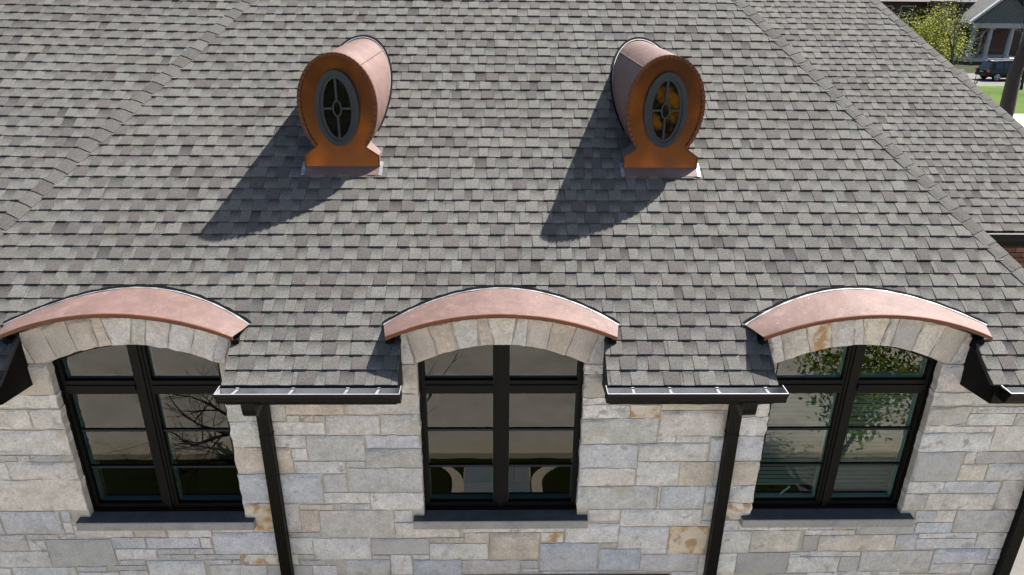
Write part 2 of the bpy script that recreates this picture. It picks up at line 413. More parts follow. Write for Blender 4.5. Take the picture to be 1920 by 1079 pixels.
caps(P, dR, 6.4, wF.normalized(), wS.normalized(), NR, nS, roof, 52)
dW = Vector((-.53, 1, .6667)).normalized(); nS2 = Vector((.6667 / .53, 0, 1)).normalized()
wS = nS2.cross(dW); wS = wS if wS.x > 0 else -wS
wF = NR.cross(dW); wF = wF if wF.x < 0 else -wF
caps(Vector((wing_hip(9.02), 9.02, rz3(9.02))), dW, 6.4, wF.normalized(), wS.normalized(), NR, nS2, roof3, 53)

# ------------------------------------------------------------------ front wall: mortar backing, stones, arches
YW = 5.62
def intr(dx): return 5.31 + (math.sqrt(1.575 ** 2 - dx * dx) - math.sqrt(1.575 ** 2 - .75 ** 2)) if abs(dx) <= .75 else 5.31
RE = (1.01 ** 2 + .216 ** 2) / (2 * .216)
def eb_front(dx): return 5.825 - RE + math.sqrt(RE * RE - dx * dx)
def extr(dx): return eb_front(dx) - .034
q = MB()
yb0, yb1 = 5.633, 5.98
for a, bb in ((-8.0, -3.985), (-2.475, -.725), (.785, 2.515), (4.025, 5.30)): q.box(a, bb, yb0, yb1, 0, 5.305)
for a, bb in ((-8.0, -4.215), (-2.245, -.955), (1.015, 2.285), (4.255, 5.30)): q.box(a, bb, yb0 + .003, yb1, 5.305, 5.56)
for c in CW:
    q.box(c - .755, c + .755, yb0 + .002, yb1, 0, 3.58)
    xs = [-.985 + 1.97 * i / 28 for i in range(29)]
    for i in range(28):
        xa, xb = xs[i], xs[i + 1]
        za, zb = (intr(xa) if abs(xa) < .75 else 5.305), (intr(xb) if abs(xb) < .75 else 5.305)
        pts = []
        for yy in (yb0 + .001, yb1):
            pts += [(c + xa, yy, za), (c + xb, yy, zb), (c + xb, yy, extr(xb)), (c + xa, yy, extr(xa))]
        q.quadmesh(pts, [(0, 1, 2, 3), (7, 6, 5, 4), (0, 4, 5, 1), (3, 2, 6, 7), (0, 3, 7, 4), (1, 5, 6, 2)])
q.box(5.26, 5.30, yb1, 9.5, 0, 5.3)                      # return wall towards the wing
wall = q.build('wall', 'mortar', house); wall['label'] = 'front wall of coursed pale limestone blocks in tan mortar'

SCOL = {'w': (0.660, 0.614, 0.570), 'c': (0.655, 0.589, 0.510), 'l': (0.575, 0.540, 0.505), 'g': (0.520, 0.481, 0.445), 'b': (0.560, 0.550, 0.550), 'B': (0.480, 0.481, 0.495),
        't': (0.575, 0.491, 0.410), 's': (0.450, 0.422, 0.395), 'v': (0.545, 0.506, 0.465), 'r': (0.640, 0.530, 0.390), 'o': (0.645, 0.579, 0.490), 'T': (0.520, 0.457, 0.395)}
def stone(name, quad, code, back=.10, rough=1.0):
    """quad: four (x, z) corners BL, BR, TR, TL in the wall plane; a rock-faced block with a chipped arris"""
    g = .0045; cx = sum(p[0] for p in quad) / 4; cz = sum(p[1] for p in quad) / 4
    w = math.dist(quad[0], quad[1]); h = math.dist(quad[0], quad[3])
    def ins(p): return (p[0] - g * (1 if p[0] > cx else -1), p[1] - g * (1 if p[1] > cz else -1))
    Q = [ins(p) for p in quad]
    nx = max(2, min(6, round(w / .075))); nz = max(2, min(4, round(h / .065)))
    def bil(s, t):
        return ((Q[0][0] * (1 - s) + Q[1][0] * s) * (1 - t) + (Q[3][0] * (1 - s) + Q[2][0] * s) * t,
                (Q[0][1] * (1 - s) + Q[1][1] * s) * (1 - t) + (Q[3][1] * (1 - s) + Q[2][1] * s) * t)
    pr = random.uniform(0, .009); tx, tz = random.uniform(-.012, .012), random.uniform(-.02, .02)
    base = jit(SCOL[code], .07, .025); v, t = [], []
    for j in range(nz + 1):
        for i in range(nx + 1):
            s_, t_ = i / nx, j / nz; edge = i in (0, nx) or j in (0, nz)
            # keep the first ring of points close to the arris
            if not edge:
                if i == 1: s_ = min(s_, .014 / max(w, .03) + .02)
                if i == nx - 1 and nx > 2: s_ = max(s_, 1 - (.014 / max(w, .03) + .02))
                if j == 1: t_ = min(t_, .012 / max(h, .03) + .05)
                if j == nz - 1 and nz > 2: t_ = max(t_, 1 - (.012 / max(h, .03) + .05))
            x, z = bil(s_, t_)
            if edge:
                y = YW + .004 + random.uniform(-.003, .003)
                if i in (0, nx): x += random.uniform(-.004, .004) * rough
                if j in (0, nz): z += random.uniform(-.0035, .0035) * rough
            else:
                y = YW - pr + tx * (s_ - .5) + tz * (t_ - .5) + random.uniform(-.004, .004) * rough
                x += random.uniform(-.006, .006); z += random.uniform(-.004, .004)
            v.append((x, y, z)); k = 1 + random.uniform(-.05, .05); t.append(tuple(c * k for c in base))
    f = []; W = nx + 1
    for j in range(nz):
        for i in range(nx):
            a = j * W + i; f.append((a, a + 1, a + W + 1, a + W))
    ring = [i for i in range(W)] + [j * W + nx for j in range(1, nz + 1)] + [nz * W + i for i in range(nx - 1, -1, -1)] + [j * W for j in range(nz - 1, 0, -1)]
    b0 = len(v)
    for i in ring: v.append((v[i][0], YW + back, v[i][2])); t.append(base)
    n = len(ring)
    f += [(ring[(i + 1) % n], ring[i], b0 + i, b0 + (i + 1) % n) for i in range(n)]
    m = 'rust_stone' if code in 'ro' and (code == 'r' or random.random() < .55) else ('rough_stone' if code in 'sT' else 'stone')
    o = obj(name, v, f, m, wall, t)
    o.data.polygons.foreach_set('use_smooth', [0 < i < nx - 1 and 0 < j < nz - 1 for j in range(nz) for i in range(nx)] + [False] * n)
    return o

STONES='''-4578 -3980 4854 4989 w|-4630 -4271 4629 4840 w|-4264 -3980 4628 4843 w|-4702 -3980 4337 4614 w|-4751 -4506 4263 4334 g|-4506 -4383 4262 4333 g|-4383 -3980 4265 4334 g|-4792 -4623 4051 4250 w|-4621 -3980 4050 4262 w|-4870 -3980 3684 4046 c|-4962 -4851 3390 3674 g|-4850 -4271 3391 3674 b|-4252 -4165 3542 3680 b|-4266 -4178 3403 3537 w|-5032 -4669 3177 3383 g|-4649 -4343 3323 3389 g|-4341 -4182 3332 3391 g|-4669 -4497 3182 3313 w|-5090 -4491 2963 3174 w|-4491 -3839 2980 3323 s|-4173 -3604 3340 3489 w|-5137 -4919 2851 2951 w|-4914 -4271 2847 2961 w|-4259 -3953 2899 2966 g|-4253 -3840 2843 2894 w|-3591 -3278 3346 3497 t|-3271 -2838 3337 3495 w|-2833 -2432 3398 3492 w|-3839 -3505 3202 3340 b|-3496 -2973 3199 3337 b|-2966 -2860 3197 3336 w|-3829 -3421 3053 3196 w|-3415 -3091 3122 3194 g|-3091 -2846 3119 3192 g|-3421 -3293 3048 3119 g|-3293 -3047 3047 3117 g|-3046 -2591 3047 3116 g|-2960 -2687 2983 3047 g|-2687 -2601 2983 3045 g|-3813 -3551 2985 3049 g|-3883 -3553 2914 2980 g|-3840 -3562 2825 2912 w|-3551 -2972 2821 3038 w|-2480 -2408 3696 3762 g|-2480 -2416 3629 3695 g|-2480 -1948 4703 4897 g|-2480 -2129 4419 4701 w|-2117 -1601 4555 4698 w|-2129 -1787 4413 4552 w|-2480 -1945 4120 4413 t|-1937 -1795 4266 4404 w|-1787 -1247 4261 4551 l|-1928 -1447 4113 4258 w|-2480 -1683 3762 4111 b|-1669 -1453 3893 4109 l|-1683 -1245 3756 3889 w|-2480 -2133 3407 3754 r|-2133 -1941 3401 3753 g|-1928 -1605 3677 3747 t|-1605 -1530 3676 3750 g|-1941 -1753 3402 3671 t|-1753 -1022 3324 3671 v|-2079 -1770 3334 3398 g|-2838 -2153 3116 3398 b|-2153 -1851 3114 3328 l|-1851 -1274 3039 3321 w|-2019 -1858 3044 3110 g|-2581 -2020 2982 3114 o|-2020 -1628 2970 3038 g|-2928 -2354 2820 2975 l|-2350 -1889 2816 2970 s|-1886 -1638 2813 2964 w|-1945 -1413 4776 4896 t|-1944 -1824 4700 4773 w|-1822 -1699 4700 4769 t|-1694 -1590 4699 4769 g|-1389 -720 4779 5001 g|-1590 -1092 4552 4772 l|-1089 -720 4555 4778 l|-1236 -720 4403 4549 b|-1247 -720 4181 4400 g|-1445 -1254 4183 4257 g|-1430 -720 3899 4178 l|-1235 -720 3673 3882 w|-1529 -1244 3679 3750 g|-1022 -837 3520 3664 w|-1022 -384 3322 3512 c|-1274 -689 3103 3313 s|-680 -335 3249 3318 t|-1272 -1092 3038 3100 g|-1092 -871 2829 3099 w|-861 -694 3037 3099 w|-688 -96 3028 3246 w|-1569 -1094 2809 3035 v|-866 -367 2803 3028 B|-349 129 3380 3479 w|129 204 3387 3478 o|209 670 3381 3478 w|-335 -85 3246 3380 t|-82 421 3023 3378 t|434 660 3247 3378 o|675 1214 3244 3491 w|424 1014 2872 3241 B|-367 229 2836 3023 g|233 415 2905 3017 g|239 421 2869 2903 w|424 1037 2839 2870 w|780 1003 4878 4956 w|780 1225 4734 4876 w|1225 1503 4733 4879 o|780 1498 4452 4730 l|780 1333 4167 4441 b|780 1326 3953 4163 w|780 1560 3674 3949 l|1562 1593 3676 3939 w|1509 2115 4535 4818 w|1503 2065 4822 4886 t|1503 1677 4462 4534 w|1680 1995 4459 4533 w|1336 2000 4241 4452 w|1336 1749 3955 4240 w|1749 2089 3951 4239 t|1593 2031 3670 3948 b|1217 2028 3451 3667 w|888 1214 3525 3666 w|1214 1720 3161 3446 w|1721 2114 3089 3448 r|1045 1214 3165 3240 t|1031 1459 2875 3161 B|1460 1721 3095 3160 w|1459 2057 2866 3089 l|1044 1531 2843 2866 w|1796 2066 2794 2856 w|2016 2199 4244 4521 b|2202 2520 4243 4530 b|2257 2520 4532 4742 w|2390 2520 4742 4885 w|2073 2252 4818 4885 t|2239 2520 3953 4241 t|2089 2239 3950 4242 g|2246 2520 3742 3951 w|2034 2246 3743 3949 b|2240 2520 3528 3738 o|2034 2240 3523 3743 o|2477 2520 3628 3737 w|2028 2228 3448 3521 b|2232 2413 3387 3523 b|2413 2896 3391 3524 w|2221 2564 3100 3386 w|2566 3059 3108 3391 o|2066 2223 2792 3081 w|2223 2453 2791 3092 w|2453 2987 2812 3100 s|2988 3103 3042 3072 w|2896 3373 3395 3515 w|3373 3617 3395 3515 g|3618 4175 3471 3514 o|3617 4211 3334 3471 s|3102 3613 3328 3394 w|3098 3258 3121 3327 s|3258 4050 3118 3328 c|4050 4266 3128 3334 b|2987 3198 3072 3108 w|3198 3725 3046 3115 w|2990 3525 2831 3040 w|3525 3733 2843 3045 s|3733 4476 2846 3118 l|3218 3618 2742 2831 w|3618 4191 2738 2843 w|4192 4692 2734 2808 w|2802 3218 2746 2812 g|4020 4616 4867 5008 w|4020 4409 4640 4856 l|4420 4472 4782 4852 w|4472 5127 4779 4851 w|4409 4854 4643 4779 w|4854 5160 4640 4779 w|4020 4562 4564 4638 w|4562 4689 4567 4637 w|4020 4702 4348 4562 w|4702 5226 4353 4637 w|4020 4478 3995 4343 s|4495 4601 4203 4342 w|4601 5294 4209 4348 g|4478 4749 4002 4199 c|4749 5347 4006 4209 l|4020 4378 3853 3988 w|4378 4926 3855 3995 b|4020 4246 3640 3841 g|4246 4942 3642 3843 c|4942 5434 3639 4006 g|4175 4385 3489 3634 b|4385 4584 3487 3634 c|4590 5537 3350 3638 v|4212 4590 3348 3486 b|4269 4395 3275 3347 w|4395 4872 3280 3348 w|4882 5615 3143 3350 w|4266 4882 3143 3275 w|4489 5055 2939 3140 b|5059 5669 2996 3143 b|5055 5703 2927 2996 w|4492 4945 2808 2939 w|4945 5738 2766 2927 l|-4311 -3980 4989 5309 T|-899 -720 5001 5306 l|780 976 5206 5297 w|780 986 4969 5205 s|4020 4311 5014 5303 l|2479 2520 5104 5305 w'''
random.seed(77)
for r in STONES.split('|'):
    a = r.split(); x0, x1, z0, z1 = [int(k) / 1000 for k in a[:4]]
    x1 = min(x1, 5.31); x0 = max(x0, -7.9)
    if x1 - x0 < .03: continue
    jamb = any(abs(x1 - (c - .75)) < .004 or abs(x0 - (c + .75)) < .004 for c in CW)
    stone('stone', [(x0, z0), (x1, z0), (x1, z1), (x0, z1)], a[4], rough=2.4 if jamb else 1.0)
# blocks carrying on below and beside the surveyed part of the wall
def ashlar(x0, x1, z0, z1):
    z = z0
    while z < z1 - .03:
        h = min(random.choice((.13, .17, .21)), z1 - z); h = z1 - z if z1 - z - h < .07 else h
        x = x0
        while x < x1 - .02:
            w = min(random.uniform(.2, .55), x1 - x); w = x1 - x if x1 - x - w < .1 else w
            stone('stone', [(x, z), (x + w, z), (x + w, z + h), (x, z + h)], random.choice('wwwclgbvt')); x += w
        z += h
ashlar(-5.45, -4.98, 3.0, 5.0); ashlar(-5.2, -1.75, 2.45, 2.83); ashlar(1.8, 5.31, 2.45, 2.78)
ARCH = ([(-4263, -4257), (-4169, -4076), (-3958, -3869), (-3727, -3685), (-3510, -3487), (-3424, -3370), (-3152, -3208), (-3030, -3078), (-2821, -2892), (-2604, -2711), (-2407, -2521), (-2331, -2430)],
        [(-940, -883), (-815, -741), (-615, -532), (-411, -348), (-191, -171), (-99, -35), (161, 117), (265, 247), (481, 431), (693, 598), (890, 805), (1004, 962)],
        [(2370, 2491), (2483, 2578), (2695, 2792), (2910, 2978), (3132, 3164), (3195, 3261), (3448, 3404), (3527, 3495), (3753, 3700), (3958, 3871), (4168, 4080), (4270, 4265)])
ACODE = ('wTTTtlgwwwl', 'wTtltwlTtTl', 'wcolwclsoTw')
for c, js, cd in zip(CW, ARCH, ACODE):
    for i in range(len(js) - 1):
        (ta, ba), (tb, bb) = js[i], js[i + 1]
        ta, ba, tb, bb = ta / 1000, ba / 1000, tb / 1000, bb / 1000
        stone('arch_stone', [(ba, intr(ba - c)), (bb, intr(bb - c)), (tb, extr(max(-1, min(1, tb - c)))), (ta, extr(max(-1, min(1, ta - c))))], cd[i], back=.11, rough=1.8)

# ------------------------------------------------------------------ windows
WSAY = ('arched black window reflecting bare branches and lawn', 'arched black window reflecting the flagged walk and kerb', 'arched black window with white slatted blinds behind the glass')
for wi, c in enumerate(CW):
    q = MB(); YF = 5.705
    def bar(x0, x1, z0, z1, y0=YF, y1=5.83): q.box(c + x0, c + x1, y0, y1, z0, z1)
    bar(-.765, -.735, 3.585, 5.36); bar(.735, .765, 3.585, 5.36)                 # jambs
    bar(-.735, -.700, 3.625, 5.40, YF + .018); bar(.700, .735, 3.625, 5.40, YF + .018)
    bar(-.735, .735, 3.585, 3.632, YF - .004)                                     # bottom rail
    bar(-.70, .70, 3.632, 3.681, YF + .018)
    bar(-.022, .022, 3.632, 5.47, YF)                                             # mullion
    bar(-.050, -.022, 3.681, 5.45, YF + .012); bar(.022, .050, 3.681, 5.45, YF + .012)
    bar(-.077, -.050, 3.681, 5.45, YF + .022); bar(.050, .077, 3.681, 5.45, YF + .022)
    for x0, x1 in ((-.70, -.077), (.077, .70)):
        bar(x0, x1, 4.985, 5.035, YF + .003); bar(x0, x1, 5.035, 5.080, YF + .016); bar(x0, x1, 4.938, 4.985, YF + .02)
    hx = [-.75 + 1.5 * i / 20 for i in range(21)]                                 # curved head
    for i in range(20):
        xa, xb = hx[i], hx[i + 1]; pts = []
        for yy in (YF + .02, 5.83): pts += [(c + xa, yy, intr(xa) - .05), (c + xb, yy, intr(xb) - .05), (c + xb, yy, intr(xb) + .08), (c + xa, yy, intr(xa) + .08)]
        q.quadmesh(pts, [(0, 1, 2, 3), (7, 6, 5, 4), (0, 4, 5, 1), (3, 2, 6, 7)])
    win = q.build('window', 'frame', house); win['label'] = WSAY[wi]
    for x0, x1 in ((-.70, -.077), (.077, .70)):
        for z0, z1 in ((3.681, 4.938), (5.08, 5.47)):
            g = MB()
            if z1 < 5: g.quadmesh([(c + x0, 5.767, z0), (c + x1, 5.767, z0), (c + x1, 5.767, z1), (c + x0, 5.767, z1)], [(0, 1, 2, 3)])
            else:
                n = 8; top = [(x0 + (x1 - x0) * i / n) for i in range(n + 1)]
                prof = [(x0, z0), (x1, z0)] + [(x, intr(x) - .02) for x in reversed(top)]
                g.quadmesh([(c + p_[0], 5.767, p_[1]) for p_ in prof], [tuple(range(len(prof)))])
            g.build('pane', 'blind_glass' if wi == 2 else 'glass', win)
            p = MB()                                                              # pale channel behind the pane
            ya, yb = 5.775, 5.835
            p.box(c + x0 - .01, c + x0 + .006, ya, yb, z0, z1); p.box(c + x1 - .006, c + x1 + .01, ya, yb, z0, z1)
            p.box(c + x0, c + x1, ya, yb, z0 - .01, z0 + .004)
            p.build('glazing_channel', 'pocket', win)
        for zz in (4.519, 4.10):
            mm = MB(); mm.box(c + x0, c + x1, 5.750, 5.785, zz - .011, zz + .011); mm.build('glazing_bar', 'muntin', win)
    r = MB(); x0, x1, y0, y1, z0, z1 = c - .95, c + .95, 5.84, 7.6, 2.9, 5.52      # dark room, open towards the pane
    r.quadmesh([(x0, y0, z0), (x1, y0, z0), (x1, y1, z0), (x0, y1, z0), (x0, y0, z1), (x1, y0, z1), (x1, y1, z1), (x0, y1, z1)],
               [(0, 1, 2, 3), (4, 7, 6, 5), (1, 5, 6, 2), (2, 6, 7, 3), (3, 7, 4, 0)])
    r.build('interior', 'room', win)
    if wi == 2:
        for x0, x1 in ((-.72, -.06), (.06, .72)):
            s = MB(); z = 3.74 if x0 > 0 else 3.80
            while z < 5.0:
                s.quadmesh([(c + x0, 5.865, z), (c + x1, 5.865, z), (c + x1, 5.882, z + .029), (c + x0, 5.882, z + .029)], [(0, 1, 2, 3)]); z += .050
            s.box(c + x0, c + x1, 5.862, 5.892, z, z + .05); s.box(c + x0, c + x1, 5.864, 5.888, 3.715 if x0 > 0 else 3.77, 3.735 if x0 > 0 else 3.795)
            s.build('blind', 'blind', win)
        hnd = MB(); hnd.tube([(c - .42, 5.80, 3.70), (c - .38, 5.80, 3.75), (c - .33, 5.80, 3.80)], .009, 5); hnd.build('handle', 'pocket', win)
    s = MB()
    s.quadmesh([(c - .855, 5.545, 3.500), (c + .855, 5.545, 3.500), (c + .855, 5.545, 3.585), (c - .855, 5.545, 3.585),
                (c - .855, 5.72, 3.500), (c + .855, 5.72, 3.500), (c + .855, 5.72, 3.602), (c - .855, 5.72, 3.602),
                (c - .855, 5.553, 3.591), (c + .855, 5.553, 3.591)],
               [(0, 1, 2, 3), (3, 2, 9, 8), (8, 9, 6, 7), (0, 4, 5, 1), (0, 3, 8, 7, 4), (1, 5, 6, 9, 2)])
    s.m = [0, 0, 1, 0, 0, 0]
    s.build('sill', None, win, mats=['sill', 'sill_top'])

# ------------------------------------------------------------------ copper eyebrow roofs
EBY, EBW = 5.445, .988                                  # front edge, half width there
RB = (EBW ** 2 + .213 ** 2) / (2 * .213)
def eb_z(dx): return 5.884 - RB + math.sqrt(max(0, RB * RB - dx * dx))
def eb_back(z): return EY + (z - .016 - EZ) / .6667      # where the barrel runs into the slope
for wi, c in enumerate(CW):
    NX, NY = 40, 6; v, f = [], []
    random.seed(90 + wi); ph = [random.uniform(0, 6) for _ in range(4)]
    FL = (.075, .05, .10)[wi]
    def ebp(dx, t):
        z = eb_z(dx); yb = eb_back(z) + .025; return Vector((c + dx * (1 + FL * t * abs(dx)), EBY + (yb - EBY) * t, z))
    for i in range(NX + 1):
        dx = -EBW + 2 * EBW * i / NX
        for j in range(NY + 1):
            p = ebp(dx, j / NY); p.z += .0022 * math.sin(dx * 7 + ph[0]) * math.sin(j * 1.3 + ph[1]) + .0015 * math.sin(dx * 17 + ph[2]); v.append(p)
    for i in range(NX):
        for j in range(NY):
            a = i * (NY + 1) + j; f.append((a, a + NY + 1, a + NY + 2, a + 1))
    top = len(v)
    for i in range(NX + 1):                                                       # underside of the overhang
        p = v[i * (NY + 1)]; v.append((p[0], p[1] + .002, p[2] - .008)); v.append((p[0], 5.66, p[2] - .008))
    for i in range(NX):
        a = top + 2 * i; f.append((a, a + 1, a + 3, a + 2))
    eb = obj('eyebrow_roof', v, f, 'copper_roof', house); eb.data.polygons.foreach_set('use_smooth', [i < NX * NY for i in range(len(f))])
    eb['label'] = ('curved pink copper eyebrow over the window with branch reflections', 'curved pink copper eyebrow over the window above the walk', 'curved pink copper eyebrow over the window with blinds')[wi]
    q = MB()                                                                      # front edge band
    for i in range(NX):
        xa, xb = -EBW + 2 * EBW * i / NX, -EBW + 2 * EBW * (i + 1) / NX
        za, zb = eb_z(xa), eb_z(xb); dr = .030 + (.002 if i % 3 == 0 else 0)
        pts = []
        for yy in (EBY - .007, EBY + .012): pts += [(c + xa, yy, za - dr), (c + xb, yy, zb - dr), (c + xb, yy, zb + .002), (c + xa, yy, za + .002)]
        q.quadmesh(pts, [(0, 1, 2, 3), (7, 6, 5, 4), (0, 4, 5, 1), (3, 2, 6, 7), (0, 3, 7, 4), (1, 5, 6, 2)])
    q.build('edge_band', 'copper_edge', eb)
    # soldered rim on the copper and dark underlay showing on the shingles
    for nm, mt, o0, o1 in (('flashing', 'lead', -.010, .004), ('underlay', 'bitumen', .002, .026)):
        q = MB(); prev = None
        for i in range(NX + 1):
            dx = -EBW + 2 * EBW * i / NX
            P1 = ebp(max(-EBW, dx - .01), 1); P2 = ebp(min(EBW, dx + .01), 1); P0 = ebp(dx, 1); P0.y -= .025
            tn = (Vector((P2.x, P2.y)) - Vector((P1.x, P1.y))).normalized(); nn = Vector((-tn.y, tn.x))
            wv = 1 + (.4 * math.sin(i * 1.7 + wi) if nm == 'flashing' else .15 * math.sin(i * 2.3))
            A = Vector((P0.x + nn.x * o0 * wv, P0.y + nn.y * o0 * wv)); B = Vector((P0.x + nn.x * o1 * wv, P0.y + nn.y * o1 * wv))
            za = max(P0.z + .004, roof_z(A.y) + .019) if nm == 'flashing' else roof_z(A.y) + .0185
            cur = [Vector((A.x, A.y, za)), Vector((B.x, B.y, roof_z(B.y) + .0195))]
            if prev: q.quadmesh([prev[0], prev[1], cur[1], cur[0]], [(0, 3, 2, 1)])
            prev = cur
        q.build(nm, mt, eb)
    for s in (-1, 1):                                                             # dark cheek closing each end down to the slope
        ze = eb_z(EBW) - .01; q = MB(); xa = c + s * (EBW - .03); xb = c + s * (EBW - .012)
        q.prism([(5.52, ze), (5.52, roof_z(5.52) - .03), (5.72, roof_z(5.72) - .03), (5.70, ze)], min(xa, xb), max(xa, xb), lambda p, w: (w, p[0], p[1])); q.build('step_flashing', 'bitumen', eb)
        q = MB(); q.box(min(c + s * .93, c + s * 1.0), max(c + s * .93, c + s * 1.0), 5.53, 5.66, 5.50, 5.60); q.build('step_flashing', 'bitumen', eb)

# ------------------------------------------------------------------ eaves, gutters, downspouts
GUT = ((-8.0, -4.16), (-2.305, -.808), (.905, 2.395), (4.26, 5.55))
BR = ((-4.6, -5.2), (-2.16, -1.70, -1.25, -.99), (1.13, 1.44, 1.84, 2.25), (4.48, 5.0))
GSAY = ('dark gutter length at the window with branch reflections', 'dark gutter length between plain and walkway windows', 'dark gutter length beside the window with blinds', 'dark gutter length running to the corner pipe')
for gi, ((a, bb), (sa, sb)) in enumerate(zip(GUT, SEG)):
    if gi == 0: sa = -8.0
    q = MB(); prof = [(5.648, roof_z(5.648) - .062), (5.648, 5.10), (5.200, 5.16), (5.200, EZ - .055)]
    place = lambda p, w: (w, p[0], p[1])
    q.prism(prof, sa + .015, sb - .015, place)
    q.box(sa + .018, sb - .018, 5.188, 5.2, 5.165, EZ - .02)
    q.build('eave_box', 'frame', house)
    d = MB(); d.quadmesh([(sa + .005, 5.186, EZ - .045), (sb - .005, 5.186, EZ - .045), (sb - .005, 5.205, EZ - .002), (sa + .005, 5.205, EZ - .002), (sb - .005, 5.3, roof_z(5.3) - .004), (sa + .005, 5.3, roof_z(5.3) - .004)], [(0, 1, 2, 3), (3, 2, 4, 5)])
    d.build('drip_edge', 'gutter', house)
    outer = [(5.187, 5.330), (5.187, 5.235), (5.095, 5.235), (5.078, 5.262), (5.072, 5.300), (5.052, 5.318), (5.052, 5.345), (5.060, 5.348), (5.060, 5.322), (5.080, 5.304), (5.086, 5.266), (5.100, 5.241), (5.181, 5.241), (5.181, 5.330)]
    q = MB(); q.prism(outer, a, bb, place)
    cap = [(5.187, 5.335), (5.187, 5.233), (5.095, 5.233), (5.076, 5.262), (5.070, 5.300), (5.050, 5.318), (5.050, 5.349)]
    for xa, xb in ((a - .004, a), (bb, bb + .004)): q.prism(cap, xa, xb, place)
    gut = q.build('gutter', 'gutter', house); gut['label'] = GSAY[gi]
    inner = [(5.1805, 5.331), (5.1805, 5.243), (5.101, 5.243), (5.0875, 5.267), (5.0815, 5.3045), (5.0605, 5.323), (5.0605, 5.349)]
    l = MB(); pts = [place(p, a + .001) for p in inner] + [place(p, bb - .001) for p in inner]; n = len(inner)
    l.quadmesh(pts, [(i, n + i, n + i + 1, i + 1) for i in range(n - 1)] + [tuple(range(n)), tuple(range(2 * n - 1, n - 1, -1))])
    l.box(a, bb, 5.0515, 5.0608, 5.3485, 5.3515)
    l.box(a - .004, a + .002, 5.052, 5.187, 5.345, 5.352); l.box(bb - .002, bb + .004, 5.052, 5.187, 5.345, 5.352)
    l.build('lining', 'galv', gut)
    for x in BR[gi]:
        k = MB(); x2 = x + .012
        k.quadmesh([(x - .011, 5.184, 5.322), (x + .011, 5.184, 5.322), (x + .004, 5.062, 5.346), (x - .018, 5.062, 5.346), (x - .011, 5.184, 5.318), (x + .011, 5.184, 5.318), (x + .004, 5.062, 5.342), (x - .018, 5.062, 5.342)],
                   [(0, 3, 2, 1), (4, 5, 6, 7), (0, 1, 5, 4), (1, 2, 6, 5), (2, 3, 7, 6), (3, 0, 4, 7)])
        k.box(x - .013, x + .013, 5.176, 5.186, 5.300, 5.334); k.build('bracket', 'lead', gut)

def pipe_prof(w, d):
    """corrugated rectangular pipe outline, front towards -y"""
    p = []; nr = 5
    for i in range(nr * 4 + 1):
        x = -w / 2 + w * i / (nr * 4); p.append((x, -d / 2 + (.0045 if i % 4 in (2, 3) and 0 < i < nr * 4 else 0)))
    for i in range(9): 
        y = -d / 2 + d * i / 8; p.append((w / 2 - (.003 if i in (3, 4, 5) else 0), y))
    p += [(w / 2, d / 2), (-w / 2, d / 2)]
    for i in range(8, 0, -1):
        y = -d / 2 + d * i / 8; p.append((-w / 2 + (.003 if i in (3, 4, 5) else 0), y))
    return p
def sweep(prof, path, ups):
    """prof (x, depth) placed at each path point with depth axis = ups"""
    q = MB(); n = len(prof); pts = []
    for P_, D in zip(path, ups): pts += [Vector(P_) + Vector((1, 0, 0)) * p[0] + Vector(D).normalized() * p[1] for p in prof]
    fc = []
    for i in range(len(path) - 1): fc += [(i * n + k, i * n + (k + 1) % n, (i + 1) * n + (k + 1) % n, (i + 1) * n + k) for k in range(n)]
    fc += [tuple(range(n)), tuple(range((len(path) - 1) * n + n - 1, (len(path) - 1) * n - 1, -1))]
    return q.quadmesh(pts, fc)
PW, PD = .108, .078
DSAY = ('dark corrugated downspout beside the window with branch reflections', 'dark corrugated downspout beside the window with blinds', 'dark corrugated downspout at the wall corner')
for di, (xo, xd) in enumerate(((-2.06, -2.129), (2.11, 2.18), (5.17, 5.222))):
    pr = pipe_prof(PW, PD)
    q = sweep(pr, [(xd, 5.575, 4.99), (xd, 5.575, .15)], [(0, 1, 0), (0, 1, 0)])
    ds = q.build('downspout', 'gutter', house); ds['label'] = DSAY[di]
    big = pipe_prof(PW + .006, PD + .006)
    q = sweep(big, [(xo, 5.125, 5.245), (xo, 5.125, 5.175), (xo, 5.135, 5.14), (xo + (xd - xo) * .1, 5.17, 5.112), (xo + (xd - xo) * .9, 5.50, 5.055), (xd, 5.55, 5.04), (xd, 5.571, 5.01), (xd, 5.575, 4.93)],
              [(0, 1, 0), (0, 1, 0), (0, .92, .38), (0, .5, .87), (0, .17, .98), (0, .5, .87), (0, .92, .38), (0, 1, 0)])
    q.build('elbow', 'gutter', ds)
    for zz in (4.60, 2.6):
        q = MB(); q.box(xd - PW / 2 - .004, xd + PW / 2 + .004, 5.575 - PD / 2 - .004, 5.62, zz - .006, zz + .006); q.build('pipe_joint', 'gutter', ds)

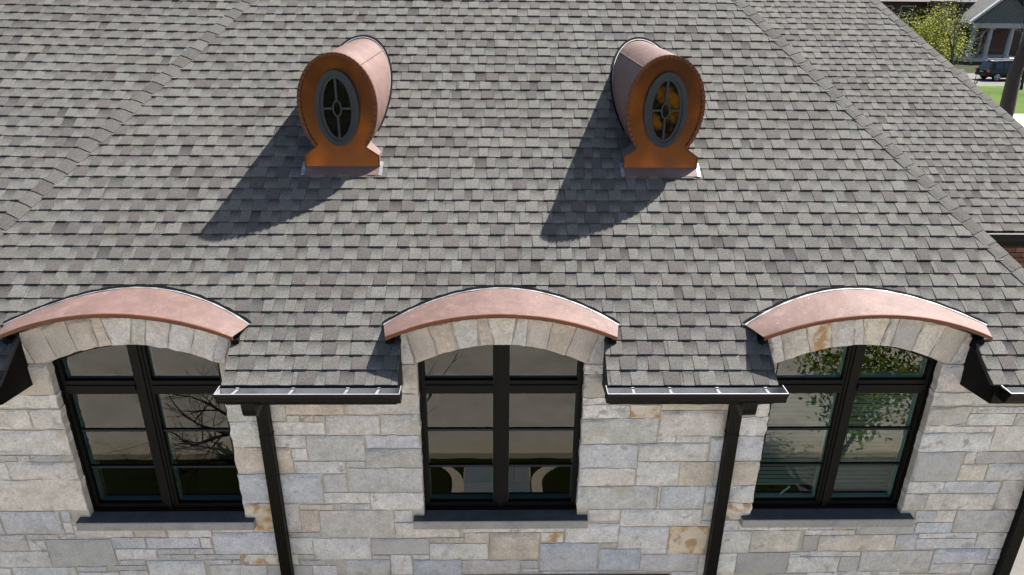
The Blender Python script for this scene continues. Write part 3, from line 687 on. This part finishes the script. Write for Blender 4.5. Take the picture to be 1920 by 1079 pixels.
# ------------------------------------------------------------------ copper dormers with oval windows
def dormer_prof(n=44):
    p = []
    a0 = math.asin(-.415 / .543)
    for i in range(n + 1):                                                        # from right neck over the top to left neck
        a = a0 + (math.pi - 2 * a0) * i / n; s = math.sin(a)
        bz = .49 if s >= 0 else .543
        p.append((.385 * math.cos(a), 7.31 + bz * s))
    return p
for di, (cx, say) in enumerate(((-1.578, 'round topped copper dormer with dark oval window over the gutter length with the far pipe'), (1.652, 'round topped copper dormer with oval window backed by a painted amber reflection'))):
    YD = 7.22; arc = dormer_prof(); base = [(-.37, 6.81), (-.37, 6.672), (.37, 6.672), (.37, 6.81)]
    prof = arc + base                                                             # closed outline
    v, f = [], []
    for x, z in prof: v.append((cx + x, YD, z))
    for x, z in prof: v.append((cx + x, max(YD + .02, EY + (z - EZ) / .6667 + .05), z))
    n = len(prof)
    for i in range(n):
        if i == n - 3: continue
        f.append((i, n + i, n + (i + 1) % n, (i + 1) % n))
    body = obj('dormer', v, f, 'copper_roof', house); body['label'] = ('copper dormer above the first gutter gap, dark oval glass', 'copper dormer nearer the set back wing, painted amber reflection behind its oval glass')[di]
    body.data.polygons.foreach_set('use_smooth', [i < 44 for i in range(len(f))])
    fc = MB(); fc.prism(prof, YD - .006, YD + .004, lambda p, w: (cx + p[0], w, p[1])); fc.build('front_face', 'copper_face', body)
    # crimped rim
    q = MB()
    for i in range(len(arc) - 1):
        for h in range(2):
            t0, t1 = h * .5, h * .5 + .5
            A = Vector(arc[i]).lerp(Vector(arc[i + 1]), t0); B = Vector(arc[i]).lerp(Vector(arc[i + 1]), t1)
            cn = Vector((0, 7.29)); na = (A - cn).normalized(); nb = (B - cn).normalized(); th = .020 if h else .007
            pts = []
            for (p_, nn) in ((A, na), (B, nb)):
                pts += [(cx + p_.x - nn.x * .030, YD - .007 - th, p_.y - nn.y * .024), (cx + p_.x + nn.x * .006, YD - .007 - th, p_.y + nn.y * .006),
                        (cx + p_.x + nn.x * .006, YD + .02, p_.y + nn.y * .006), (cx + p_.x - nn.x * .024, YD - .004, p_.y - nn.y * .024)]
            q.quadmesh(pts, [(0, 1, 5, 4), (1, 2, 6, 5), (3, 0, 4, 7), (0, 3, 2, 1), (4, 5, 6, 7)])
    q.build('rim', 'copper_edge', body)
    for s in (-1, 1):                                                             # lock seams along the barrel, flared foot edges
        an = math.pi / 2 - s * R(40); x, z = .387 * math.cos(an), 7.31 + .492 * math.sin(an)
        q = MB(); ye = EY + (z - EZ) / .6667
        q.tube([(cx + x, YD + .01, z), (cx + x, ye, z)], .006, 5); q.build('seam', 'copper_roof', body)
        q = MB(); q.tube([(cx + s * .248, YD - .008, 6.895), (cx + s * .372, YD - .008, 6.812), (cx + s * .372, YD - .008, 6.68)], .008, 5); q.build('foot_trim', 'copper_edge', body)
    # apron and bright flashing
    q = MB(); q.quadmesh([(cx - .375, YD - .008, 6.70), (cx + .375, YD - .008, 6.70), (cx + .385, YD - .10, roof_z(YD - .10) + .020), (cx - .385, YD - .10, roof_z(YD - .10) + .020), (cx - .385, YD - .10, roof_z(YD - .10)), (cx + .385, YD - .10, roof_z(YD - .10))], [(3, 2, 1, 0), (4, 5, 2, 3)])
    q.build('apron', 'copper_roof', body)
    for s in (-1, 1):
        q = MB(); xa = cx + s * .372; xb = cx + s * .408
        q.quadmesh([(xa, YD - .105, roof_z(YD - .105) + .022), (xb, YD - .105, roof_z(YD - .105) + .019), (xb, YD + .05, roof_z(YD + .05) + .019), (xa, YD + .05, roof_z(YD + .05) + .022)], [(0, 1, 2, 3)])
        q.build('corner_flashing', 'lead', body)
    # junction flashing round the barrel on the slope
    for nm, mt, w0, w1, hh in (('flashing', 'lead', -.004, .0025, .020), ('underlay', 'bitumen', .005, .024, .0195)):
        q = MB(); prev = None
        for i in range(2, len(arc) - 2):
            x, z = arc[i]; nn = Vector((x / .385 ** 2, (z - 7.31) / .5 ** 2)).normalized(); row = []
            for w in (w0, w1):
                zz = z + nn.y * w; yy = EY + (zz - EZ) / .6667; row.append(Vector((cx + x + nn.x * w, yy, zz)) + NR * hh)
            if prev: q.quadmesh([prev[0], prev[1], row[1], row[0]], [(0, 1, 2, 3)])
            prev = row
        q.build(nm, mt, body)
    # oval window
    zc = 7.28; A_, B_ = .213, .366
    def ring(name, a1, b1, a2, b2, y0, y1, m, parent, n=48):
        v, f = [], []
        for i in range(n):
            t = 2 * math.pi * i / n; cc, ss = math.cos(t), math.sin(t)
            v += [(cx + a1 * cc, y0, zc + b1 * ss), (cx + a2 * cc, y0, zc + b2 * ss), (cx + a1 * cc, y1, zc + b1 * ss), (cx + a2 * cc, y1, zc + b2 * ss)]
        for i in range(n):
            a, bq = 4 * i, 4 * ((i + 1) % n)
            f += [(a, bq, bq + 1, a + 1), (a, a + 2, bq + 2, bq), (a + 1, bq + 1, bq + 3, a + 3)]
        return obj(name, v, f, m, parent)
    fr = ring('oval_frame', A_, B_, A_ - .045, B_ - .045, YD - .045, YD - .004, 'oval', body)
    ring('inner_frame', A_ - .045, B_ - .045, A_ - .078, B_ - .080, YD - .032, YD - .004, 'oval', fr)
    ring('centre_ring', .046, .082, .032, .066, YD - .034, YD - .010, 'oval', fr)
    for x0, x1, z0, z1 in ((-.0105, .0105, .078, B_ - .07), (-.0105, .0105, -B_ + .07, -.078), (-A_ + .07, -.042, -.0105, .0105), (.042, A_ - .07, -.0105, .0105)):
        q = MB(); q.box(cx + x0, cx + x1, YD - .031, YD - .010, zc + z0, zc + z1); q.build('glazing_bar', 'oval', fr)
    g = MB(); n = 40; g.quadmesh([(cx + (A_ - .07) * math.cos(2 * math.pi * i / n), YD - .016, zc + (B_ - .07) * math.sin(2 * math.pi * i / n)) for i in range(n)], [tuple(range(n))])
    g.build('pane', 'oval_glass', fr)
    g = MB(); g.prism([((A_ - .06) * math.cos(2 * math.pi * i / n), zc + (B_ - .06) * math.sin(2 * math.pi * i / n)) for i in range(n)], YD - .010, YD - .0075, lambda p, w: (cx + p[0], w, p[1]))
    g.build('backing', 'amber_reflect' if di else 'room', fr)

# ------------------------------------------------------------------ entry hood just showing at the foot of the picture
q = MB(); q.prism([(5.64, 2.815), (5.54, 2.802), (5.54, 2.775), (5.64, 2.775)], -1.70, 1.78, lambda p, w: (w, p[0], p[1])); q.build('door_hood', 'copper_edge', house)
# ------------------------------------------------------------------ brick wall of the wing with its gutter
q = MB(); q.box(5.24, 8.35, 9.43, 9.7, 0, 5.36); q.box(8.1, 8.35, 9.7, 15, 0, 5.36); bw = q.build('brick_wall', 'brick_bond', house)
random.seed(5)
bm_ = {}
for row in range(20):
    z = 5.30 - row * .075
    for i in range(-7, 9):
        x = 6.55 + i * .215 + (.1075 if row % 2 else 0)
        if x > 8.26 or x < 5.38: continue
        kx = random.randrange(6)
        if kx not in bm_:
            t = jit(random.choice(((.15, .07, .046), (.115, .057, .04), (.17, .095, .064), (.09, .05, .04))), .1); q = MB(); q.box(-.1, .1, -.012, .03, -.032, .032, t)
            o = q.build('brick', 'brick', bw, tone=True); bm_[kx] = o.data; o.location = Vector((x, 9.43, z)) - wloc(bw)
        else:
            o = bpy.data.objects.new('brick', bm_[kx]); COL.objects.link(o); o.parent = bw; o.location = Vector((x, 9.43, z)) - wloc(bw)
q = MB(); q.prism([(9.42, 5.38), (9.42, 5.14), (8.99, 5.20), (8.99, 5.36)], 5.2, wing_hip(9.0) - .02, lambda p, w: (w, p[0], p[1])); q.build('eave_box', 'frame', house)
q = MB(); gp = [(8.975, 5.41), (8.975, 5.315), (8.885, 5.315), (8.865, 5.345), (8.86, 5.38), (8.84, 5.40), (8.84, 5.425), (8.85, 5.428), (8.852, 5.40), (8.872, 5.38), (8.89, 5.322), (8.965, 5.322), (8.965, 5.41)]
q.prism(gp, 5.3, wing_hip(8.9), lambda p, w: (w, p[0], p[1])); gw = q.build('gutter', 'gutter', house); gw['label'] = 'dark gutter of the set back brick wing'
q = MB(); q.box(5.3, wing_hip(8.9), 8.8395, 8.853, 5.4285, 5.432); q.quadmesh([(5.3, 8.965, 5.324), (8.6, 8.965, 5.324), (8.6, 8.892, 5.324), (5.3, 8.892, 5.324)], [(0, 1, 2, 3)]); q.build('lining', 'galv', gw)

# ================================================================== trees
def branch(q, p, d, ln, r, depth, tips, rng, up=.12, spread=.55, minr=.004, sides=6, fork=1, maxd=5, side=.58):
    n = 3 if depth > 2 else 4; path = [p.copy()]; rads = [r]; cur = p.copy(); dd = d.copy()
    for i in range(n):
        dd = (dd + Vector((rng.uniform(-1, 1), rng.uniform(-1, 1), rng.uniform(-1, 1))) * .16 + Vector((0, 0, up * .4))).normalized()
        cur = cur + dd * ln / n; path.append(cur.copy()); rads.append(r * (1 - .45 * (i + 1) / n))
    q.tube(path, rads, sides if depth < 2 else (5 if depth < 3 else 4), cap=False)
    if depth >= maxd or r * .55 < minr: tips.append((cur, dd)); return
    k = rng.choice((2, 3, 3, 4)) if depth else rng.choice((4, 5))
    for j in range(k):
        i = n if j == 0 else rng.randint(fork if depth == 0 else 1, n)
        ax = Vector((rng.uniform(-1, 1), rng.uniform(-1, 1), rng.uniform(-.4, .8))).normalized()
        nd = (dd + ax * spread * (.5 if j == 0 else 1.1)).normalized()
        branch(q, path[i], nd, ln * rng.uniform(.62, .85), rads[i] * (.8 if j == 0 else side), depth + 1, tips, rng, up, spread, minr, sides, fork, maxd, side)
def leaves(tips, per, rad, size, cols, rng):
    q = MB()
    for p, d in tips:
        for _ in range(per):
            o = p + Vector((rng.gauss(0, 1), rng.gauss(0, 1), rng.gauss(0, .8))) * rad * .5
            a = Vector((rng.uniform(-1, 1), rng.uniform(-1, 1), rng.uniform(-1, 1))).normalized(); bq = a.orthogonal().normalized()
            s = size * rng.uniform(.6, 1.3); c = rng.choice(cols); k = rng.uniform(.75, 1.2); t = (c[0] * k, c[1] * k, c[2] * k)
            q.quadmesh([o - a * s, o - a * s * .1 + bq * s * .45, o + a * s, o - a * s * .1 - bq * s * .45], [(0, 1, 2, 3)], t)
    return q
def tree(name, loc, d, ln, r, seed, label, group=None, leaf=None, up=.12, spread=.55, minr=.004, fork=1, maxd=5, side=.58):
    rng = random.Random(seed); t = empty(name, loc, label, 'tree', group); q = MB(); tips = []
    branch(q, Vector(loc) - Vector((0, 0, .1)), Vector(d).normalized(), ln, r, 0, tips, rng, up, spread, minr, 9, fork, maxd, side)
    q.build('trunk', 'bark', t, smooth=True)
    if leaf:
        per, rad, size, cols = leaf
        leaves(tips, per, rad, size, cols, rng).build('crown', 'leaf', t, tone=True)
    return t
GREEN = ((.22, .32, .035), (.15, .25, .03), (.28, .36, .05))
tree('bare_tree', (-4.45, .6, 0), (-.10, .03, 1), 1.15, .085, 4, 'bare ornamental tree mirrored in the window beside the downspout', 'trees in front of the house', spread=1.05, up=.03, minr=.0016, maxd=6, side=.70)
tree('bare_tree', (-1.62, 1.2, 0), (.02, .05, 1), 1.45, .065, 14, 'slim bare tree mirrored in the window above the walkway', 'trees in front of the house', spread=.95, up=.06, minr=.0016, maxd=6, side=.66)
tree('leafy_tree', (5.9, 1.3, 0), (-.03, .05, 1), 1.2, .085, 9, 'small tree in fresh leaf by the kerb in front of the house', 'trees in front of the house', leaf=(26, .42, .05, GREEN), spread=.85, up=.08, minr=.003, side=.66)
YG = ((.20, .21, .008), (.15, .175, .008), (.24, .235, .012), (.08, .11, .008))
tree('leafy_tree', (39.3, 69, 0), (0, 0, 1), 2.2, .16, 21, 'yellow green tree in new leaf behind the roof hip', 'trees behind the house', leaf=(75, 1.3, .10, YG), spread=.8, up=.04)
tree('bare_tree', (28.2, 40.2, 0), (.03, -.02, 1), 7.6, .45, 33, 'big bare tree with a leaning dark trunk beyond the wing hip', 'trees behind the house', spread=.95, up=-.03, minr=.004, fork=4, maxd=6, side=.64)
tree('bare_tree', (37.5, 61, 0), (.05, 0, 1), 3.0, .15, 36, 'bare grey tree standing before the yellow green crown', 'trees behind the house', spread=.8, up=.02, minr=.004, maxd=6, side=.64)
tree('bare_tree', (40.5, 62.5, 0), (.1, 0, 1), .8, .045, 38, 'spindly bare sapling on the lawn before the black car', 'trees behind the house', spread=.6, minr=.008)
tree('bare_tree', (44.0, 61.5, 0), (.0, 0, 1), 3.4, .13, 71, 'bare twiggy tree on the bright lawn beside the big trunk', 'trees behind the house', spread=.9, up=.02, minr=.004, fork=3, maxd=6, side=.64)
tree('bare_tree', (48.5, 79, 0), (.0, 0, 1), 3.2, .14, 73, 'bare twiggy tree growing against the neighbour porch', 'trees behind the house', spread=.9, up=.02, minr=.004, fork=2, maxd=6, side=.64)
for i, (x, y, s_) in enumerate(((40.8, 74.5, 1.0), (43.2, 75.5, .8), (38.0, 76, 1.1))):
    rng = random.Random(60 + i); tips = [(Vector((x, y, .5)) + Vector((rng.gauss(0, .7), rng.gauss(0, .7), abs(rng.gauss(.2, .5)))) * s_, None) for _ in range(60)]
    tag(leaves(tips, 12, .5, .14, ((.07, .05, .035), (.05, .06, .025), (.10, .05, .04)), rng).build('shrub', 'leaf', tone=True), ('dusky shrub beside the neighbour porch', 'low dark shrub between porch and car', 'tall dusky shrub below the yellow green tree')[i], 'shrub', 'shrubs by the neighbour house')

rng = random.Random(3)
tips = [(Vector((rng.uniform(-25, 25), -28 + rng.gauss(0, .9), rng.uniform(.3, 5.6))), None) for _ in range(1300)]  # leaf mass added out of view so the oval dormer panes mirror something dark
o = leaves(tips, 9, 1.0, .26, ((.028, .036, .012), (.040, .042, .014), (.05, .04, .018)), rng).build('unseen_dark_screen', 'leaf', tone=True)
kind(tag(o, 'unseen leaf screen added across the driveway to darken the dormer glass', 'reflection screen'), 'stuff')
# ================================================================== neighbour house
nb = empty('brick_house', (58, 90, 0), 'brick neighbour house with white porch columns and grey gabled roof', 'house')
q = MB(); q.box(42, 78, 88, 100, 0, 6.2); q.box(49.0, 51.5, 86.2, 88, 0, 6.2); q.build('wall', 'far_brick', nb)
q = MB(); q.quadmesh([(41, 87, 6.1), (79, 87, 6.1), (79, 94.5, 11.5), (41, 94.5, 11.5), (41, 101, 6.1), (79, 101, 6.1)], [(0, 1, 2, 3), (3, 2, 5, 4), (0, 3, 4), (1, 5, 2)]); q.build('roof', 'far_roof', nb)
PX0, PX1 = 52.2, 59.4
q = MB(); q.box(PX0 - .2, PX1 + .2, 83.2, 88, 0, .35); q.box(PX0, PX1, 83.3, 88, 3.55, 4.05); porch = q.build('porch', 'white', nb)
q = MB(); mx = (PX0 + PX1) / 2
q.quadmesh([(PX0 - .4, 83.0, 4.05), (PX1 + .4, 83.0, 4.05), (mx, 83.0, 7.4), (PX0 - .4, 90, 4.05), (PX1 + .4, 90, 4.05), (mx, 90, 7.4)], [(0, 2, 5, 3), (1, 4, 5, 2)]); q.build('porch_roof', 'far_roof', porch)
q = MB(); q.quadmesh([(PX0, 83.35, 4.05), (PX1, 83.35, 4.05), (mx, 83.35, 7.0)], [(0, 1, 2)]); q.build('gable', 'far_roof', porch)
for s in (-1, 1):
    q = MB(); xe = PX0 - .5 if s < 0 else PX1 + .5
    q.quadmesh([(xe, 82.9, 4.0), (xe, 82.9, 4.3), (mx, 82.9, 7.75), (mx, 82.9, 7.4), (xe, 83.3, 4.0), (xe, 83.3, 4.3), (mx, 83.3, 7.75), (mx, 83.3, 7.4)], [(0, 1, 2, 3), (1, 5, 6, 2), (0, 3, 7, 4)]); q.build('bargeboard', 'white', porch)
for x in (52.7, 54.6, 57.0, 58.9):
    q = MB(); q.tube([(x, 83.7, .35), (x, 83.7, 1.9), (x, 83.7, 3.5)], [.27, .26, .22], 14); q.box(x - .33, x + .33, 83.37, 84.03, .35, .55); q.box(x - .3, x + .3, 83.4, 84.0, 3.4, 3.56); q.build('column', 'white', porch)
for x, z, w, h in ((44.5, 1.0, 1.3, 1.8), (47, 1.0, 1.3, 1.8), (44.5, 3.9, 1.3, 1.6), (47, 3.9, 1.3, 1.6), (55.8, .4, 1.3, 2.3), (62, 1.0, 1.4, 1.8), (66, 1.0, 1.4, 1.8), (53.3, .9, .9, 1.8)):
    q = MB(); q.box(x - w / 2 - .12, x + w / 2 + .12, 87.93, 88.0, z - .12, z + h + .12); f_ = q.build('window', 'white', nb)
    q = MB(); q.box(x - w / 2, x + w / 2, 87.9, 87.94, z, z + h / 2 - .03); q.box(x - w / 2, x + w / 2, 87.9, 87.94, z + h / 2 + .03, z + h); q.build('pane', 'far_glass', f_)

# ================================================================== parked black SUV (rear to the left)
car = empty('parked_car', (46.6, 67.6, 0), 'black estate car with silver roof rails parked on the drive before the brick house', 'car')
X0, Yc, HW = 44.2, 67.6, .95
def cx_(x, y, z): return (X0 + x, Yc + y, z)
sec = [(0.02, .45, .95, .80), (.10, .38, 1.02, .93), (.9, .30, 1.05, .95), (2.4, .28, 1.02, .96), (3.5, .28, .99, .95), (4.3, .34, .90, .90), (4.75, .45, .72, .72)]
v, f = [], []
for x, zb, zt, hw in sec:
    for y, z in ((-hw * .92, zb), (-hw, zb + .18), (-hw, (zb + zt) / 2 + .05), (-hw * .95, zt), (hw * .95, zt), (hw, (zb + zt) / 2 + .05), (hw, zb + .18), (hw * .92, zb)): v.append(cx_(x, y, z))
for i in range(len(sec) - 1):
    for k in range(8): f.append((i * 8 + k, i * 8 + (k + 1) % 8, (i + 1) * 8 + (k + 1) % 8, (i + 1) * 8 + k))
f += [tuple(range(7, -1, -1)), tuple((len(sec) - 1) * 8 + k for k in range(8))]
obj('body', v, f, 'car', car, smooth=False)
gh = [(.12, 1.0, .84, .9), (.42, 1.62, .66, 1.62), (.9, 1.72, .66, 1.72), (2.2, 1.74, .68, 1.74), (2.9, 1.66, .66, 1.66), (3.75, 1.0, .84, 1.0)]
v, f = [], []
for x, zt, hw, _ in gh: v += [cx_(x, -max(hw + .16, .86) if zt > 1.1 else -.9, .98), cx_(x, -hw, zt), cx_(x, hw, zt), cx_(x, max(hw + .16, .86) if zt > 1.1 else .9, .98)]
for i in range(len(gh) - 1): f += [(i * 4 + k, i * 4 + k + 1, (i + 1) * 4 + k + 1, (i + 1) * 4 + k) for k in range(3)]
cabin = obj('cabin', v, f, 'car', car)
for xa, xb, xc, xd in ((.62, 1.42, 1.36, .74), (1.52, 2.32, 2.26, 1.48), (2.42, 3.3, 2.72, 2.38)):
    for s in (-1, 1):
        q = MB(); q.quadmesh([cx_(xa, s * .862, 1.08), cx_(xb, s * .862, 1.08), cx_(xc, s * .705, 1.62), cx_(xd, s * .705, 1.62)], [(0, 1, 2, 3)]); q.build('window', 'car_glass', cabin)
q = MB(); q.quadmesh([cx_(.165, -.72, 1.1), cx_(.165, .72, 1.1), cx_(.375, .60, 1.56), cx_(.375, -.60, 1.56)], [(0, 1, 2, 3)]); q.build('window', 'car_glass', cabin)
q = MB(); q.quadmesh([cx_(.5, -.5, 1.7), cx_(2.5, -.5, 1.755), cx_(2.5, .5, 1.755), cx_(.5, .5, 1.7)], [(0, 1, 2, 3)]); q.build('sunroof', 'car_glass', cabin)
for s in (-1, 1):
    q = MB(); q.tube([cx_(.55, s * .60, 1.68), cx_(.7, s * .60, 1.79), cx_(2.5, s * .60, 1.80), cx_(2.7, s * .60, 1.70)], .028, 6); q.build('roof_rail', 'chrome', car)
    q = MB(); q.box(X0 - .01, X0 + .12, Yc + s * .84 - .12, Yc + s * .84 + .1, .78, 1.0); q.build('tail_lamp', 'tail', car)
    q = MB(); q.box(X0 + 2.75, X0 + 2.95, Yc + s * 1.0 - .09, Yc + s * 1.0 + .09, 1.05, 1.2); q.build('mirror', 'car', car)
    for x in (.95, 3.85):
        y0 = Yc + s * .86; q = MB()
        q.tube([(X0 + x, y0 - .11, .36), (X0 + x, y0 + .11, .36)], .36, 20); w = q.build('wheel', 'tyre', car)
        q = MB()
        ys = y0 + s * .115
        for k in range(5):
            an = 2 * math.pi * k / 5; q.tube([(X0 + x, ys, .36), (X0 + x + .22 * math.cos(an), ys, .36 + .22 * math.sin(an))], [.05, .035], 5)
        q.tube([(X0 + x + .235 * math.cos(2 * math.pi * k / 16), ys, .36 + .235 * math.sin(2 * math.pi * k / 16)) for k in range(17)], .022, 5); q.build('rim', 'rim', w)
q = MB(); q.box(X0 - .04, X0 + .10, Yc - .8, Yc + .8, .42, .62); q.build('bumper', 'car', car)
q = MB(); q.box(X0 - .012, X0 + .02, Yc - .26, Yc + .26, .72, .84); q.build('number_plate', 'white', car)
bpy.context.view_layer.update()
